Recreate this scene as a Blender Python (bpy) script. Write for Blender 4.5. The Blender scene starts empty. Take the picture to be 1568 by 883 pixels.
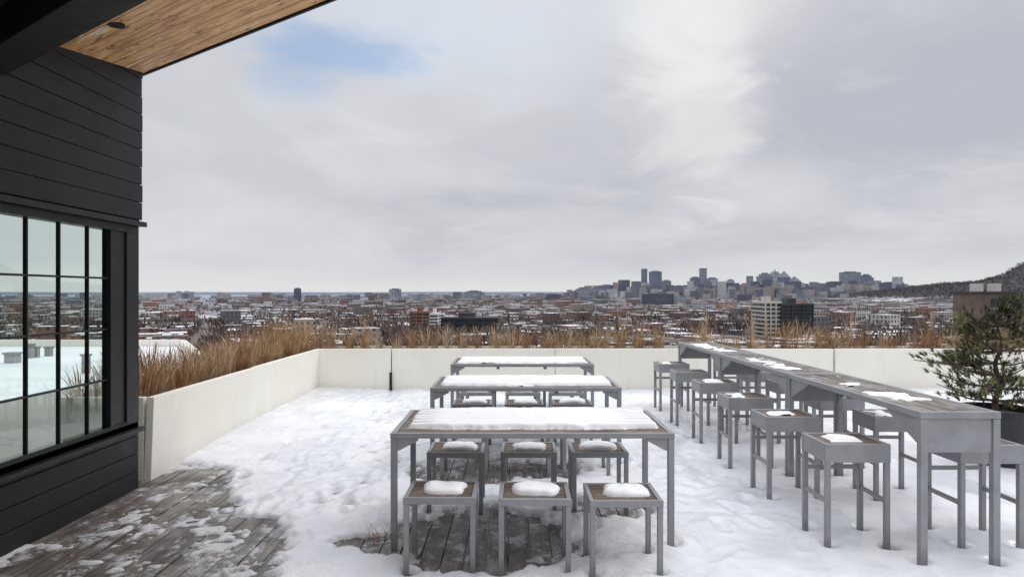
import bpy, bmesh, math, random
import numpy as np
import mathutils
from mathutils import Vector
random.seed(7); np.random.seed(7)
scene=bpy.context.scene
F=1045.3; H0=1.7
def WX(px,d): return (px-784)/F*d
def WZ(py,d): return H0-(py-449)/F*d

# ---------------------------------------------------------------- node helpers
def newmat(name):
    m=bpy.data.materials.new(name); m.use_nodes=True
    nt=m.node_tree; b=nt.nodes['Principled BSDF']
    return m,nt,b
def N(nt,t,**k):
    n=nt.nodes.new(t)
    for a,v in k.items(): setattr(n,a,v)
    return n
def L(nt,a,b): nt.links.new(a,b)
def math_n(nt,op,a,b=None,c=None,clamp=False):
    n=nt.nodes.new('ShaderNodeMath'); n.operation=op; n.use_clamp=clamp
    for i,v in enumerate((a,b,c)):
        if v is None: continue
        if isinstance(v,(int,float)): n.inputs[i].default_value=v
        else: nt.links.new(v,n.inputs[i])
    return n.outputs[0]
def mixc(nt,fac,a,b,mode='MIX'):
    n=nt.nodes.new('ShaderNodeMix'); n.data_type='RGBA'; n.blend_type=mode
    for idx,v in ((0,fac),(6,a),(7,b)):
        if isinstance(v,(int,float)): n.inputs[idx].default_value=v
        elif isinstance(v,tuple): n.inputs[idx].default_value=(v[0],v[1],v[2],1)
        else: nt.links.new(v,n.inputs[idx])
    return n.outputs[2]
def mapr(nt,v,a,b,c=0,d=1,smooth=True):
    n=nt.nodes.new('ShaderNodeMapRange'); n.interpolation_type='SMOOTHSTEP' if smooth else 'LINEAR'
    nt.links.new(v,n.inputs[0]); n.inputs[1].default_value=a; n.inputs[2].default_value=b
    n.inputs[3].default_value=c; n.inputs[4].default_value=d
    return n.outputs[0]
def noise(nt,vec,scale,detail=3,rough=.55,dist=0):
    n=nt.nodes.new('ShaderNodeTexNoise'); n.inputs['Scale'].default_value=scale
    n.inputs['Detail'].default_value=detail; n.inputs['Roughness'].default_value=rough
    n.inputs['Distortion'].default_value=dist
    if vec is not None: nt.links.new(vec,n.inputs['Vector'])
    return n.outputs['Fac']
def vscale(nt,vec,s):
    n=nt.nodes.new('ShaderNodeVectorMath'); n.operation='MULTIPLY'; nt.links.new(vec,n.inputs[0]); n.inputs[1].default_value=s
    return n.outputs[0]
def bump(nt,b,h,strength=.3,dist=.01):
    n=nt.nodes.new('ShaderNodeBump'); n.inputs['Strength'].default_value=strength; n.inputs['Distance'].default_value=dist
    nt.links.new(h,n.inputs['Height']); nt.links.new(n.outputs[0],b.inputs['Normal'])
def pos(nt): return nt.nodes.new('ShaderNodeNewGeometry').outputs['Position']
def objc(nt): return nt.nodes.new('ShaderNodeTexCoord').outputs['Object']
HAZE_TINT=(.36,.41,.49)
def paint_haze(nt,col,Lh=15000.):  # aerial haze painted into the base colour, stronger with distance from origin
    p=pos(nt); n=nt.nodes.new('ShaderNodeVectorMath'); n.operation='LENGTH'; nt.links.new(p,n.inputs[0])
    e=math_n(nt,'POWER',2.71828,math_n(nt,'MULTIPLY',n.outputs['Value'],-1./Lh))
    return mixc(nt,math_n(nt,'SUBTRACT',1.,e),col,HAZE_TINT)

# ---------------------------------------------------------------- materials
def m_paint(name,col,rough=.5,var=.25,scale=12,bs=.15,spec=.5):
    m,nt,b=newmat(name); p=objc(nt)
    n1=noise(nt,p,scale,4,.6)
    dk=tuple(c*(1-var) for c in col); lt=tuple(min(1,c*(1+var*.6)) for c in col)
    L(nt,mixc(nt,mapr(nt,n1,.3,.7),dk,lt),b.inputs['Base Color'])
    L(nt,mapr(nt,n1,.2,.8,rough-.1,rough+.12),b.inputs['Roughness'])
    b.inputs['Specular IOR Level'].default_value=spec
    if bs: bump(nt,b,noise(nt,p,scale*7,2,.6),bs,.004)
    return m
def m_metalpaint():
    m,nt,b=newmat('galvanised_grey_paint'); p=pos(nt)
    n1=noise(nt,p,6,4,.65); n2=noise(nt,vscale(nt,p,(1,1,.15)),60,3,.6)
    c=mixc(nt,mapr(nt,n1,.3,.7),(.25,.255,.262),(.315,.32,.33))
    c=mixc(nt,mapr(nt,n2,.62,.75,0,.35),c,(.14,.13,.125))
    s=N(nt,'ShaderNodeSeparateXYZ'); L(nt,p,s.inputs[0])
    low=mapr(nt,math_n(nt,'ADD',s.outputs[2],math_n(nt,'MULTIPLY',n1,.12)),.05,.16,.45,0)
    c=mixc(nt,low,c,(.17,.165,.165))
    L(nt,c,b.inputs['Base Color']); L(nt,mapr(nt,n1,.2,.8,.34,.55),b.inputs['Roughness']); return m
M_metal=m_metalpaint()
M_black=m_paint('black_siding_paint',(.012,.013,.015),.55,.35,5,.3,.35)
M_blackf=m_paint('black_frame_paint',(.010,.011,.013),.45,.2,9,0,.4)
M_blackb=m_paint('black_beam',(.012,.010,.009),.65,.3,6,0,.3)
M_pot=m_paint('black_pot',(.02,.02,.022),.5,.3,8,0)

def m_wallcream():
    m,nt,b=newmat('cream_planter_wall'); p=pos(nt)
    n1=noise(nt,p,1.3,4,.6); n2=noise(nt,vscale(nt,p,(9,9,.9)),1.,4,.6)
    s=math_n(nt,'MULTIPLY',mapr(nt,n2,.55,.8),.28)
    c=mixc(nt,mapr(nt,n1,.3,.75),(.87,.84,.74),(.92,.895,.81))
    c=mixc(nt,s,c,(.6,.55,.47))
    sep=N(nt,'ShaderNodeSeparateXYZ'); L(nt,p,sep.inputs[0])
    low=mapr(nt,math_n(nt,'ADD',sep.outputs[2],math_n(nt,'MULTIPLY',n1,.2)),.08,.3,.3,0)
    c=mixc(nt,low,c,(.62,.61,.58))
    L(nt,c,b.inputs['Base Color']); b.inputs['Roughness'].default_value=.6
    return m
M_cream=m_wallcream()

def m_snow(ground=False):
    m,nt,b=newmat('snow_ground' if ground else 'snow'); p=pos(nt)
    if ground:
        n1=noise(nt,p,1.1,3,.55); n2=noise(nt,p,24,4,.74); n4=noise(nt,p,4.5,5,.68,.6)
        c=mixc(nt,mapr(nt,n1,.3,.7),(.81,.825,.855),(.91,.915,.92))
        a=N(nt,'ShaderNodeAttribute',attribute_name='thick')
        t=math_n(nt,'ADD',a.outputs['Fac'],math_n(nt,'MULTIPLY',math_n(nt,'SUBTRACT',n2,.5),.036))
        thin=mapr(nt,t,.0,.032,1,0)
        c=mixc(nt,math_n(nt,'MULTIPLY',thin,.72),c,(.38,.37,.37))
        dirt=math_n(nt,'MULTIPLY',mapr(nt,n4,.50,.72),.34)
        c=mixc(nt,dirt,c,(.57,.585,.63))
        speck=mapr(nt,n2,.66,.74,0,.3); c=mixc(nt,speck,c,(.45,.42,.4))
        ice=mapr(nt,noise(nt,vscale(nt,p,(1,.6,1)),.9,3,.55,.6),.42,.58)
        L(nt,mapr(nt,ice,0,1,.6,.11),b.inputs['Roughness'])
        c=mixc(nt,math_n(nt,'MULTIPLY',ice,.38),c,(.68,.71,.76))
        hh=math_n(nt,'ADD',n4,math_n(nt,'MULTIPLY',n2,.6))
        st=mapr(nt,ice,0,1,.75,.14)
        n=N(nt,'ShaderNodeBump'); n.inputs['Distance'].default_value=.03; L(nt,st,n.inputs['Strength']); L(nt,hh,n.inputs['Height']); L(nt,n.outputs[0],b.inputs['Normal'])
    else:
        n2=noise(nt,p,40,3,.7)
        c=mixc(nt,mapr(nt,n2,.3,.7),(.87,.875,.89),(.93,.93,.935)); b.inputs['Roughness'].default_value=.6
        bump(nt,b,n2,.4,.007)
    L(nt,c,b.inputs['Base Color'])
    b.inputs['Specular IOR Level'].default_value=.5
    return m
M_snowg=m_snow(True); M_snow=m_snow()

def m_wood(name,axis,c1,c2,frost=0.,rough=.6,sc=1.,rnd=.16,fl=.47):
    m,nt,b=newmat(name); p=objc(nt)
    st=[28*sc,28*sc,28*sc]; st[axis]=1.6*sc
    g=noise(nt,vscale(nt,p,tuple(st)),1.,4,.65,.6); g2=noise(nt,p,2.3,3,.6)
    c=mixc(nt,mapr(nt,g,.3,.7),c1,c2)
    s=N(nt,'ShaderNodeSeparateXYZ'); L(nt,p,s.inputs[0])
    q=math_n(nt,'FLOOR',math_n(nt,'DIVIDE',s.outputs[0 if axis==1 else 1],rnd))
    w=N(nt,'ShaderNodeTexWhiteNoise',noise_dimensions='1D'); L(nt,q,w.inputs['W'])
    c=mixc(nt,math_n(nt,'MULTIPLY',w.outputs['Value'],.45),c,c1)
    c=mixc(nt,mapr(nt,g2,.42,.7,0,.6),c,tuple(x*.45 for x in c1))
    if frost>0:
        f=noise(nt,p,8,6,.78,.4); f2=noise(nt,vscale(nt,p,(4,1.2,1) if axis==1 else (1.2,4,1)),1.6,4,.7)
        ff=math_n(nt,'MULTIPLY',mapr(nt,f,fl,fl+.12),mapr(nt,f2,.42,.60))
        c=mixc(nt,math_n(nt,'MULTIPLY',ff,frost),c,(.66,.67,.70))
    L(nt,c,b.inputs['Base Color']); L(nt,mapr(nt,g2,.3,.7,rough-.2,rough+.15),b.inputs['Roughness'])
    bump(nt,b,g,.5,.005); return m
M_deck=m_wood('weathered_deck_wood',1,(.075,.062,.054),(.23,.20,.178),.75,.42,1,.145,.47)
M_slatx=m_wood('table_slat_wood',0,(.085,.055,.037),(.20,.14,.098),.15,.6,1,.1)
M_slaty=m_wood('bar_slat_wood',1,(.12,.10,.082),(.28,.24,.2),.6,.6,1,.1)

def m_soffit():
    m,nt,b=newmat('cedar_soffit'); p=objc(nt)
    s=N(nt,'ShaderNodeSeparateXYZ'); L(nt,p,s.inputs[0])
    bw=.13; q=math_n(nt,'DIVIDE',s.outputs[1],bw); fl=math_n(nt,'FLOOR',q); fr=math_n(nt,'FRACT',q)
    w=N(nt,'ShaderNodeTexWhiteNoise',noise_dimensions='1D'); L(nt,fl,w.inputs['W'])
    cx=N(nt,'ShaderNodeCombineXYZ')
    L(nt,math_n(nt,'ADD',math_n(nt,'MULTIPLY',s.outputs[0],1.1),math_n(nt,'MULTIPLY',w.outputs['Value'],31.)),cx.inputs[0])
    L(nt,math_n(nt,'MULTIPLY',s.outputs[1],10.),cx.inputs[1]); L(nt,w.outputs['Value'],cx.inputs[2])
    g=noise(nt,cx.outputs[0],1.,5,.62,1.8)
    c=mixc(nt,mapr(nt,g,.36,.64),(.46,.20,.06),(.90,.56,.26))
    c=mixc(nt,math_n(nt,'MULTIPLY',w.outputs['Value'],.5),c,(.74,.40,.15))
    k=noise(nt,vscale(nt,cx.outputs[0],(1.9,.8,1)),1.6,4,.65,.6)
    c=mixc(nt,mapr(nt,k,.58,.66,0,.85),c,(.20,.075,.025))
    pl=noise(nt,vscale(nt,cx.outputs[0],(1.3,1.,1)),1.5,5,.65,.3)
    nearwall=mapr(nt,s.outputs[0],-.2,1.3,.05,0)
    c=mixc(nt,mapr(nt,math_n(nt,'ADD',pl,nearwall),.62,.65,0,.85),c,(.86,.80,.70))
    gap=math_n(nt,'LESS_THAN',fr,.06); c=mixc(nt,gap,c,(.12,.055,.025))
    L(nt,c,b.inputs['Base Color']); b.inputs['Roughness'].default_value=.55
    bump(nt,b,math_n(nt,'SUBTRACT',g,math_n(nt,'MULTIPLY',gap,2.)),.4,.004); return m
M_soffit=m_soffit()

def m_glass():
    m,nt,b=newmat('tinted_window_glass'); out=nt.nodes['Material Output']
    gl=N(nt,'ShaderNodeBsdfGlossy'); gl.inputs['Color'].default_value=(.9,.97,.94,1); gl.inputs['Roughness'].default_value=.01
    tr=N(nt,'ShaderNodeBsdfTransparent'); tr.inputs['Color'].default_value=(.91,.97,.94,1)
    fz=N(nt,'ShaderNodeFresnel'); fz.inputs['IOR'].default_value=1.5
    mx=N(nt,'ShaderNodeMixShader'); L(nt,math_n(nt,'ADD',math_n(nt,'MULTIPLY',fz.outputs[0],.9),.05),mx.inputs[0])
    L(nt,tr.outputs[0],mx.inputs[1]); L(nt,gl.outputs[0],mx.inputs[2]); L(nt,mx.outputs[0],out.inputs[0]); return m
M_glass=m_glass()

def m_plain(name,col,rough=.7,hz=False,var=.25,scale=.05):
    m,nt,b=newmat(name); n=noise(nt,pos(nt),scale,3)
    c=mixc(nt,mapr(nt,n,.3,.7),tuple(x*(1-var) for x in col),tuple(min(.95,x*(1+var)) for x in col))
    if hz: c=paint_haze(nt,c)
    L(nt,c,b.inputs['Base Color']); b.inputs['Roughness'].default_value=rough; return m
def m_facade(name,wall,glass,pu,pv,fu,fv,rough=.7,hz=True):
    m,nt,b=newmat(name); g=nt.nodes.new('ShaderNodeNewGeometry')
    cr=N(nt,'ShaderNodeVectorMath',operation='CROSS_PRODUCT'); L(nt,g.outputs['Normal'],cr.inputs[0]); cr.inputs[1].default_value=(0,0,1)
    dt=N(nt,'ShaderNodeVectorMath',operation='DOT_PRODUCT'); L(nt,g.outputs['Position'],dt.inputs[0]); L(nt,cr.outputs[0],dt.inputs[1])
    sp=N(nt,'ShaderNodeSeparateXYZ'); L(nt,g.outputs['Position'],sp.inputs[0])
    qu=math_n(nt,'DIVIDE',dt.outputs['Value'],pu); qv=math_n(nt,'DIVIDE',sp.outputs[2],pv)
    wu=math_n(nt,'LESS_THAN',math_n(nt,'FRACT',qu),fu); wv=math_n(nt,'LESS_THAN',math_n(nt,'FRACT',qv),fv)
    w=math_n(nt,'MULTIPLY',wu,wv)
    cx=N(nt,'ShaderNodeCombineXYZ'); L(nt,math_n(nt,'FLOOR',qu),cx.inputs[0]); L(nt,math_n(nt,'FLOOR',qv),cx.inputs[1])
    wn=N(nt,'ShaderNodeTexWhiteNoise',noise_dimensions='2D'); L(nt,cx.outputs[0],wn.inputs['Vector'])
    gc=mixc(nt,math_n(nt,'POWER',wn.outputs['Value'],3.),glass,tuple(min(.8,x*3+.05) for x in glass))
    nn=noise(nt,g.outputs['Position'],.04,2)
    wc=mixc(nt,mapr(nt,nn,.3,.7),tuple(x*.8 for x in wall),tuple(x*1.15 for x in wall))
    c=mixc(nt,w,wc,gc)
    if hz: c=paint_haze(nt,c)
    L(nt,c,b.inputs['Base Color']); L(nt,math_n(nt,'SUBTRACT',rough,math_n(nt,'MULTIPLY',w,rough-.25)),b.inputs['Roughness']); return m

# ---------------------------------------------------------------- mesh helpers
class MB:
    def __init__(s): s.v=[];s.f=[];s.m=[]
    def box(s,x0,x1,y0,y1,z0,z1,m=0,rot=0,c=None):
        n=len(s.v); P=[(x0,y0,z0),(x1,y0,z0),(x1,y1,z0),(x0,y1,z0),(x0,y0,z1),(x1,y0,z1),(x1,y1,z1),(x0,y1,z1)]
        if rot:
            cx,cy=c or ((x0+x1)/2,(y0+y1)/2); ca,sa=math.cos(rot),math.sin(rot)
            P=[(cx+(a-cx)*ca-(b-cy)*sa,cy+(a-cx)*sa+(b-cy)*ca,z) for a,b,z in P]
        s.v+=P
        for q in ((0,3,2,1),(4,5,6,7),(0,1,5,4),(1,2,6,5),(2,3,7,6),(3,0,4,7)):
            s.f.append(tuple(n+i for i in q)); s.m.append(m)
    def boxm(s,x0,x1,y0,y1,z0,z1,mw,mt,rot=0):
        s.box(x0,x1,y0,y1,z0,z1,mw,rot); s.m[-5]=mt
    def prism(s,pts,ext,m=0):
        n=len(s.v);k=len(pts); s.v+=[tuple(p) for p in pts]+[tuple(p[i]+ext[i] for i in range(3)) for p in pts]
        s.f.append(tuple(n+i for i in range(k))[::-1]);s.m.append(m)
        s.f.append(tuple(n+k+i for i in range(k)));s.m.append(m)
        for i in range(k):
            j=(i+1)%k; s.f.append((n+i,n+j,n+k+j,n+k+i)); s.m.append(m)
    def add(s,v,f,m=0):
        n=len(s.v); s.v+=v; s.f+=[tuple(n+i for i in q) for q in f]; s.m+=[m]*len(f)
    def mesh(s,name,mats,fixn=False,smooth=False):
        me=bpy.data.meshes.new(name); me.from_pydata(s.v,[],s.f)
        for m in mats: me.materials.append(m)
        me.polygons.foreach_set('material_index',s.m)
        if smooth: me.polygons.foreach_set('use_smooth',[True]*len(s.f))
        me.update()
        if fixn:
            bm=bmesh.new(); bm.from_mesh(me); bmesh.ops.recalc_face_normals(bm,faces=bm.faces); bm.to_mesh(me); bm.free()
        return me
def ob(name,me,loc=(0,0,0),parent=None,bev=0,rz=0):
    o=bpy.data.objects.new(name,me); scene.collection.objects.link(o); o.location=loc; o.rotation_euler[2]=rz
    if parent: o.parent=parent
    if bev:
        b=o.modifiers.new('bevel','BEVEL'); b.width=bev; b.segments=2; b.limit_method='ANGLE'
    return o
def empty(name,loc=(0,0,0),rz=0):
    o=bpy.data.objects.new(name,None); scene.collection.objects.link(o); o.location=loc; o.rotation_euler[2]=rz; o.empty_display_size=.2; return o

TAB=np.random.rand(512,512)
def vn(x,y,s=0):
    x=np.asarray(x,float)+s*17.3+1000; y=np.asarray(y,float)+s*9.7+1000
    xi=np.floor(x).astype(int); yi=np.floor(y).astype(int); fx=x-xi; fy=y-yi
    fx=fx*fx*(3-2*fx); fy=fy*fy*(3-2*fy)
    a=TAB[xi%512,yi%512];b=TAB[(xi+1)%512,yi%512];c=TAB[xi%512,(yi+1)%512];d=TAB[(xi+1)%512,(yi+1)%512]
    return (a*(1-fx)+b*fx)*(1-fy)+(c*(1-fx)+d*fx)*fy
def fbm(x,y,s=0,o=4):
    r=0;a=.5;t=0
    for i in range(o):
        r=r+a*vn(x*2**i,y*2**i,s+i*3); t+=a; a*=.5
    return r/t
def sst(x,a,b):
    t=np.clip((x-a)/(b-a),0,1); return t*t*(3-2*t)

# ---------------------------------------------------------------- furniture positions
TY=[4.65,6.9,9.2]; TX0,TX1,TD=-.83,1.11,.95
legs=[]; low_st=[]
for i,ty in enumerate(TY):
    for x in (TX0+.03,TX1-.03):
        for y in (ty+.03,ty+TD-.03): legs.append((x,y))
    for j,cx in enumerate((-.45,.14,.70)):
        low_st.append((cx,ty-.46-.03*(j-1) if i==0 else ty-.5,i,j))
        low_st.append((cx+.01*random.uniform(-1,1),ty+.77 if i==0 else ty+.87,i,j))
SY=[4.61,5.65,6.7,7.78,8.85,9.92]
# ---------------------------------------------------------------- deck + snow ground
mb=MB()
x=-3.5
while x<9.6:
    mb.box(x,x+.135,-3,12.0,-.07,-.04+random.uniform(-.003,.002)); x+=.145
ob('wooden_deck',mb.mesh('wooden_deck',[M_deck]),bev=0)

xs=np.concatenate([np.arange(-3.42,4.,.022),np.arange(4,9.62,.055)])
ys=np.concatenate([np.arange(-3,3.6,.12),np.arange(3.6,7,.019),np.arange(7,11.97,.036)])
X,Y=np.meshgrid(xs,ys)
poly=[(-3.6,7.0),(-3.25,6.95),(-2.9,6.75),(-2.55,6.25),(-2.42,5.75),(-2.2,5.35),(-1.7,5.1),(-1.62,4.5),(-1.55,4.1),(-1.4,2),(-1.3,-3.5),(-3.7,-3.5)]
def sdpoly(X,Y,P):
    d=np.full(X.shape,1e9); ins=np.zeros(X.shape,bool); n=len(P)
    for i in range(n):
        ax,ay=P[i]; bx,by=P[(i+1)%n]; ex,ey=bx-ax,by-ay
        t=np.clip(((X-ax)*ex+(Y-ay)*ey)/(ex*ex+ey*ey),0,1)
        d=np.minimum(d,np.hypot(X-ax-t*ex,Y-ay-t*ey))
        c=((ay>Y)!=(by>Y))&(X<(bx-ax)*(Y-ay)/(by-ay+1e-12)+ax); ins^=c
    return np.where(ins,-d,d)
sd=sdpoly(X,Y,poly)+ (fbm(X*2.2,Y*2.2,1,5)-.5)*.42+(fbm(X*11,Y*11,5,4)-.5)*.18
for cx,cy,rx,ry in ((-.2,4.85,.62,.56),(-.40,6.7,.45,.5),(-.87,4.78,.16,.14),(.25,6.75,.4,.3),(.7,5.5,.25,.15),(-.2,9.,.4,.4)):
    e=(np.hypot((X-cx)/rx,(Y-cy)/ry)-1)*min(rx,ry)
    e+=(fbm(X*3,Y*5,9,5)-.5)*.4+(fbm(X*14,Y*6,12,3)-.5)*.2
    sd=np.minimum(sd,e)
base=.018*(fbm(X*.7,Y*.7,2,3)-.5)*2+.012*(fbm(X*3,Y*3,3,4)-.5)*2
foot=sst(X,-3.3,-2.4)*(1-sst(X,-1.2,-.3))*sst(Y,4.6,5.4)
foot2=(1-sst(X,2.1,2.6))*sst(X,-2,-1)*.55
r=np.abs(fbm(X*2.6,Y*1.8,20,3)-.5)
base+= -(foot+foot2)*.024*(1-sst(r,0,.12)) + (foot+.4)*.028*(fbm(X*6,Y*6,22,4)-.5)
rg=random.Random(3)
for k in range(210):
    if k%3: fx=rg.uniform(-3,2.3); fy=rg.uniform(4.4,11.3)
    else: fx=rg.gauss(-1.55,.45); fy=rg.uniform(5.0,11.3)
    a=rg.gauss(1.4,.4); c,s=math.cos(a),math.sin(a)
    u=(X-fx)*c+(Y-fy)*s; v=-(X-fx)*s+(Y-fy)*c
    A=rg.uniform(.010,.026)
    base-= A*np.exp(-((u/.14)**4+(v/.055)**4)) - A*.35*np.exp(-(((u/.19)**2+(v/.09)**2-1)**2)*5)
thk=sst(sd,-.03,.15)
Z=-.062+ (.070)*thk + base*(.25+.75*thk)
pt=fbm(X*3.1,Y*3.1,31,5)
inpoly=sst(-(X+1.0),0,.3)
Z=np.where(sd<.02,np.maximum(Z,-.062+.034*inpoly*sst(pt,.56,.64)*sst(fbm(X*14,Y*14,33,3),.35,.55)),Z)
Z+= .05*np.exp(-(X+3.4)/.25)*sst(Y,7.1,8.2)+.05*np.exp(-(11.95-Y)/.3)*(.4+fbm(X*.8,X*.1,44,2))
alllegs=list(legs)
for (cx,fy,i,j) in low_st:
    for dx in (-.205,.205):
        for dy in (.02,.38): alllegs.append((cx+dx,fy+dy))
for sy in SY:
    for bx in (2.13,3.0):
        for dx in (.02,.42):
            for dy in (.02,.38): alllegs.append((bx+dx,sy+dy))
for k in range(3):
    for dx in (2.6,3.07):
        for dy in (4.34,6.41): alllegs.append((dx,dy+k*2.1))
rg=random.Random(5)
for lx,ly in alllegs:
    A=rg.uniform(.04,.1); R=rg.uniform(.034,.06)
    Z-=A*np.exp(-(((X-lx-rg.uniform(-.015,.015))**2+(Y-ly+.01)**2)/(R*R)))
v=np.stack([X.ravel(),Y.ravel(),Z.ravel()],1); ny,nx=X.shape
idx=np.arange(nx*ny).reshape(ny,nx)
f=np.stack([idx[:-1,:-1].ravel(),idx[:-1,1:].ravel(),idx[1:,1:].ravel(),idx[1:,:-1].ravel()],1)
me=bpy.data.meshes.new('snow_ground'); me.from_pydata(v.tolist(),[],f.tolist()); me.materials.append(M_snowg)
me.polygons.foreach_set('use_smooth',[True]*len(me.polygons))
at=me.attributes.new('thick','FLOAT','POINT'); at.data.foreach_set('value',(Z+.04).ravel())
ob('snow_ground',me)

# ---------------------------------------------------------------- snow patch
def snowpatch(x0,x1,y0,y1,z,h,seed,edge=.04,stripe=0,n=.012,amp=.05,full=0):
    gx=np.arange(x0,x1+1e-6,n); gy=np.arange(y0,y1+1e-6,n); X,Y=np.meshgrid(gx,gy)
    d=np.minimum(np.minimum(X-x0,x1-X),np.minimum(Y-y0,y1-Y))
    d=d-(fbm(X*9+seed,Y*9,seed,4)-.35)*amp
    hh=h*sst(d,0,edge)*(.75+.5*fbm(X*3,Y*3,seed+3,3))+.005*(fbm(X*20,Y*20,seed+5,3)-.5)
    if stripe:
        w=np.maximum(sst(X,x1-.42,x1-.12),.8*(1-sst(X,x0+.04,x0+.25)))*(.6+.8*fbm(X*2,Y*9,seed+8,3))
        w=np.maximum(w,full*sst(fbm(X*1.2,Y*7,seed+9,3),.42,.6))
        st=.5+.5*np.cos((Y-.04)/stripe*2*math.pi)
        hh-= w*h*1.6*sst(st,.3,.85)
    hh=np.where(d<=0,-.01,hh)
    ny,nx=X.shape; idx=np.arange(nx*ny).reshape(ny,nx)
    q=np.stack([idx[:-1,:-1],idx[:-1,1:],idx[1:,1:],idx[1:,:-1]],-1).reshape(-1,4)
    ok=(hh.ravel()[q]>-.002).any(1)
    q=q[ok]; used=np.unique(q); rm=-np.ones(nx*ny,int); rm[used]=np.arange(len(used))
    V=np.stack([X.ravel(),Y.ravel(),z+np.maximum(hh.ravel(),-.006)],1)[used]
    m=MB(); m.add([tuple(a) for a in V.tolist()],[tuple(a) for a in rm[q].tolist()]); return m

# ---------------------------------------------------------------- low tables
W=TX1-TX0
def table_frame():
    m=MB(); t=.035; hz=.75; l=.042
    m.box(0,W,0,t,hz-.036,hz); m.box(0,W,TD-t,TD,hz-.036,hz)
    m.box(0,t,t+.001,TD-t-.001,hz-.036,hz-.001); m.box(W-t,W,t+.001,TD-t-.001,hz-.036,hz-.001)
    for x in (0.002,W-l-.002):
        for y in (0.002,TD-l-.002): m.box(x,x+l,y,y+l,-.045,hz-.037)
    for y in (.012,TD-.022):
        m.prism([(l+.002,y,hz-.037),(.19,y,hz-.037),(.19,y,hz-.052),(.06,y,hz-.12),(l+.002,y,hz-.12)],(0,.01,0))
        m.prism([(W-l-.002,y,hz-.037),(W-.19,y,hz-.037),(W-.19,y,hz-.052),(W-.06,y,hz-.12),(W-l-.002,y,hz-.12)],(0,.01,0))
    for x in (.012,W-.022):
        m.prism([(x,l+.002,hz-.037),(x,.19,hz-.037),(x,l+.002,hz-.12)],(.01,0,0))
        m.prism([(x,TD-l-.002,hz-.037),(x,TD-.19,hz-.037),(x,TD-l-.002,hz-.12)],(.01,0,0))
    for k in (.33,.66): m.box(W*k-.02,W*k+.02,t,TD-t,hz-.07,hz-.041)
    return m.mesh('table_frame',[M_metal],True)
def table_slats():
    m=MB(); n=8; g=.006; w=(TD-.07-g*(n+1))/n
    for i in range(n):
        y=.035+g+i*(w+g); m.box(.04,W-.04,y,y+w,.71,.747+random.uniform(-.001,.001))
    return m.mesh('table_slats',[M_slatx])
TF=table_frame(); TS=table_slats()
for i,ty in enumerate(TY):
    e=empty('patio_table',(TX0,ty,0))
    ob('frame',TF,parent=e,bev=.003); ob('slats',TS,parent=e,bev=.002)
    sp=snowpatch(.07,W-.05,.13,TD-.045,.747,.036 if i==0 else .03,11+i*7,.03,(TD-.07)/8,.0105,.08,(.12,.95,.8)[i])
    ob('snow_cover',sp.mesh('snow_cover',[M_snow],smooth=True),parent=e)

# ---------------------------------------------------------------- stools
def stool_frame(w,d,h,ap,leg,stretch=False):
    m=MB(); r=.028
    m.box(-w/2,w/2,0,r,h-ap,h); m.box(-w/2,w/2,d-r,d,h-ap,h)
    m.box(-w/2,-w/2+r,r+.001,d-r-.001,h-ap,h-.001); m.box(w/2-r,w/2,r+.001,d-r-.001,h-ap,h-.001)
    for x in (-w/2+.002,w/2-leg-.002):
        for y in (.002,d-leg-.002): m.box(x,x+leg,y,y+leg,-.045,h-ap-.001)
    if stretch:
        for x in (-w/2+.008,w/2-.028): m.box(x,x+.02,leg+.003,d-leg-.003,.27,.30)
        m.box(-w/2+leg+.003,w/2-leg-.003,d-.03,d-.01,.42,.45)
    return m
def stool_slats(w,d,h):
    m=MB(); n=4; g=.006; ww=(d-.056-g*(n+1))/n
    for i in range(n):
        y=.028+g+i*(ww+g); m.box(-w/2+.032,w/2-.032,y,y+ww,h-.035,h-.006)
    return m
LS=.44
SF=stool_frame(.45,.4,LS,.042,.033).mesh('stool_frame',[M_metal]); SS=stool_slats(.45,.4,LS).mesh('stool_slats',[M_slatx])
def pad(seed,rx,ry,h,z):
    n=22; k=36; V=[]; Fc=[]
    for i in range(n+1):
        t=i/n
        for j in range(k):
            a=2*math.pi*j/k
            se=(abs(math.cos(a))**5+abs(math.sin(a))**5)**(-1/5)
            R=se*(1+.17*(float(fbm(math.cos(a)*2.2+5,math.sin(a)*2.2+5,seed,4))-.5)*2)
            hh=h*(1-t**6)**.6 if t<1 else -.004
            x=rx*R*t*math.cos(a); y=ry*R*t*math.sin(a)
            hh*=(.5+1.0*float(fbm(x*11,y*11,seed,4)))
            V.append((x,y,z+hh))
    for i in range(n):
        for j in range(k):
            Fc.append((i*k+j,(i+1)*k+j,(i+1)*k+(j+1)%k,i*k+(j+1)%k))
    m=MB(); m.add(V,Fc); return m.mesh('snow_pad',[M_snow],smooth=True)
PADS=[pad(s,.132+.010*(s%3),.117+.008*(s%2),.03+.004*(s%3),LS-.006) for s in range(6)]
rs=random.Random(11)
for k,(cx,fy,i,j) in enumerate(low_st):
    e=empty('patio_stool',(cx,fy,0),rz=math.radians(rs.uniform(-1.5,1.5)))
    ob('frame',SF,parent=e,bev=.003); ob('seat_slats',SS,parent=e,bev=.002)
    ob('snow_pad',PADS[k%6],(rs.uniform(-.01,.03),.215,0),parent=e,rz=rs.choice((0,math.pi)))

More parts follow.
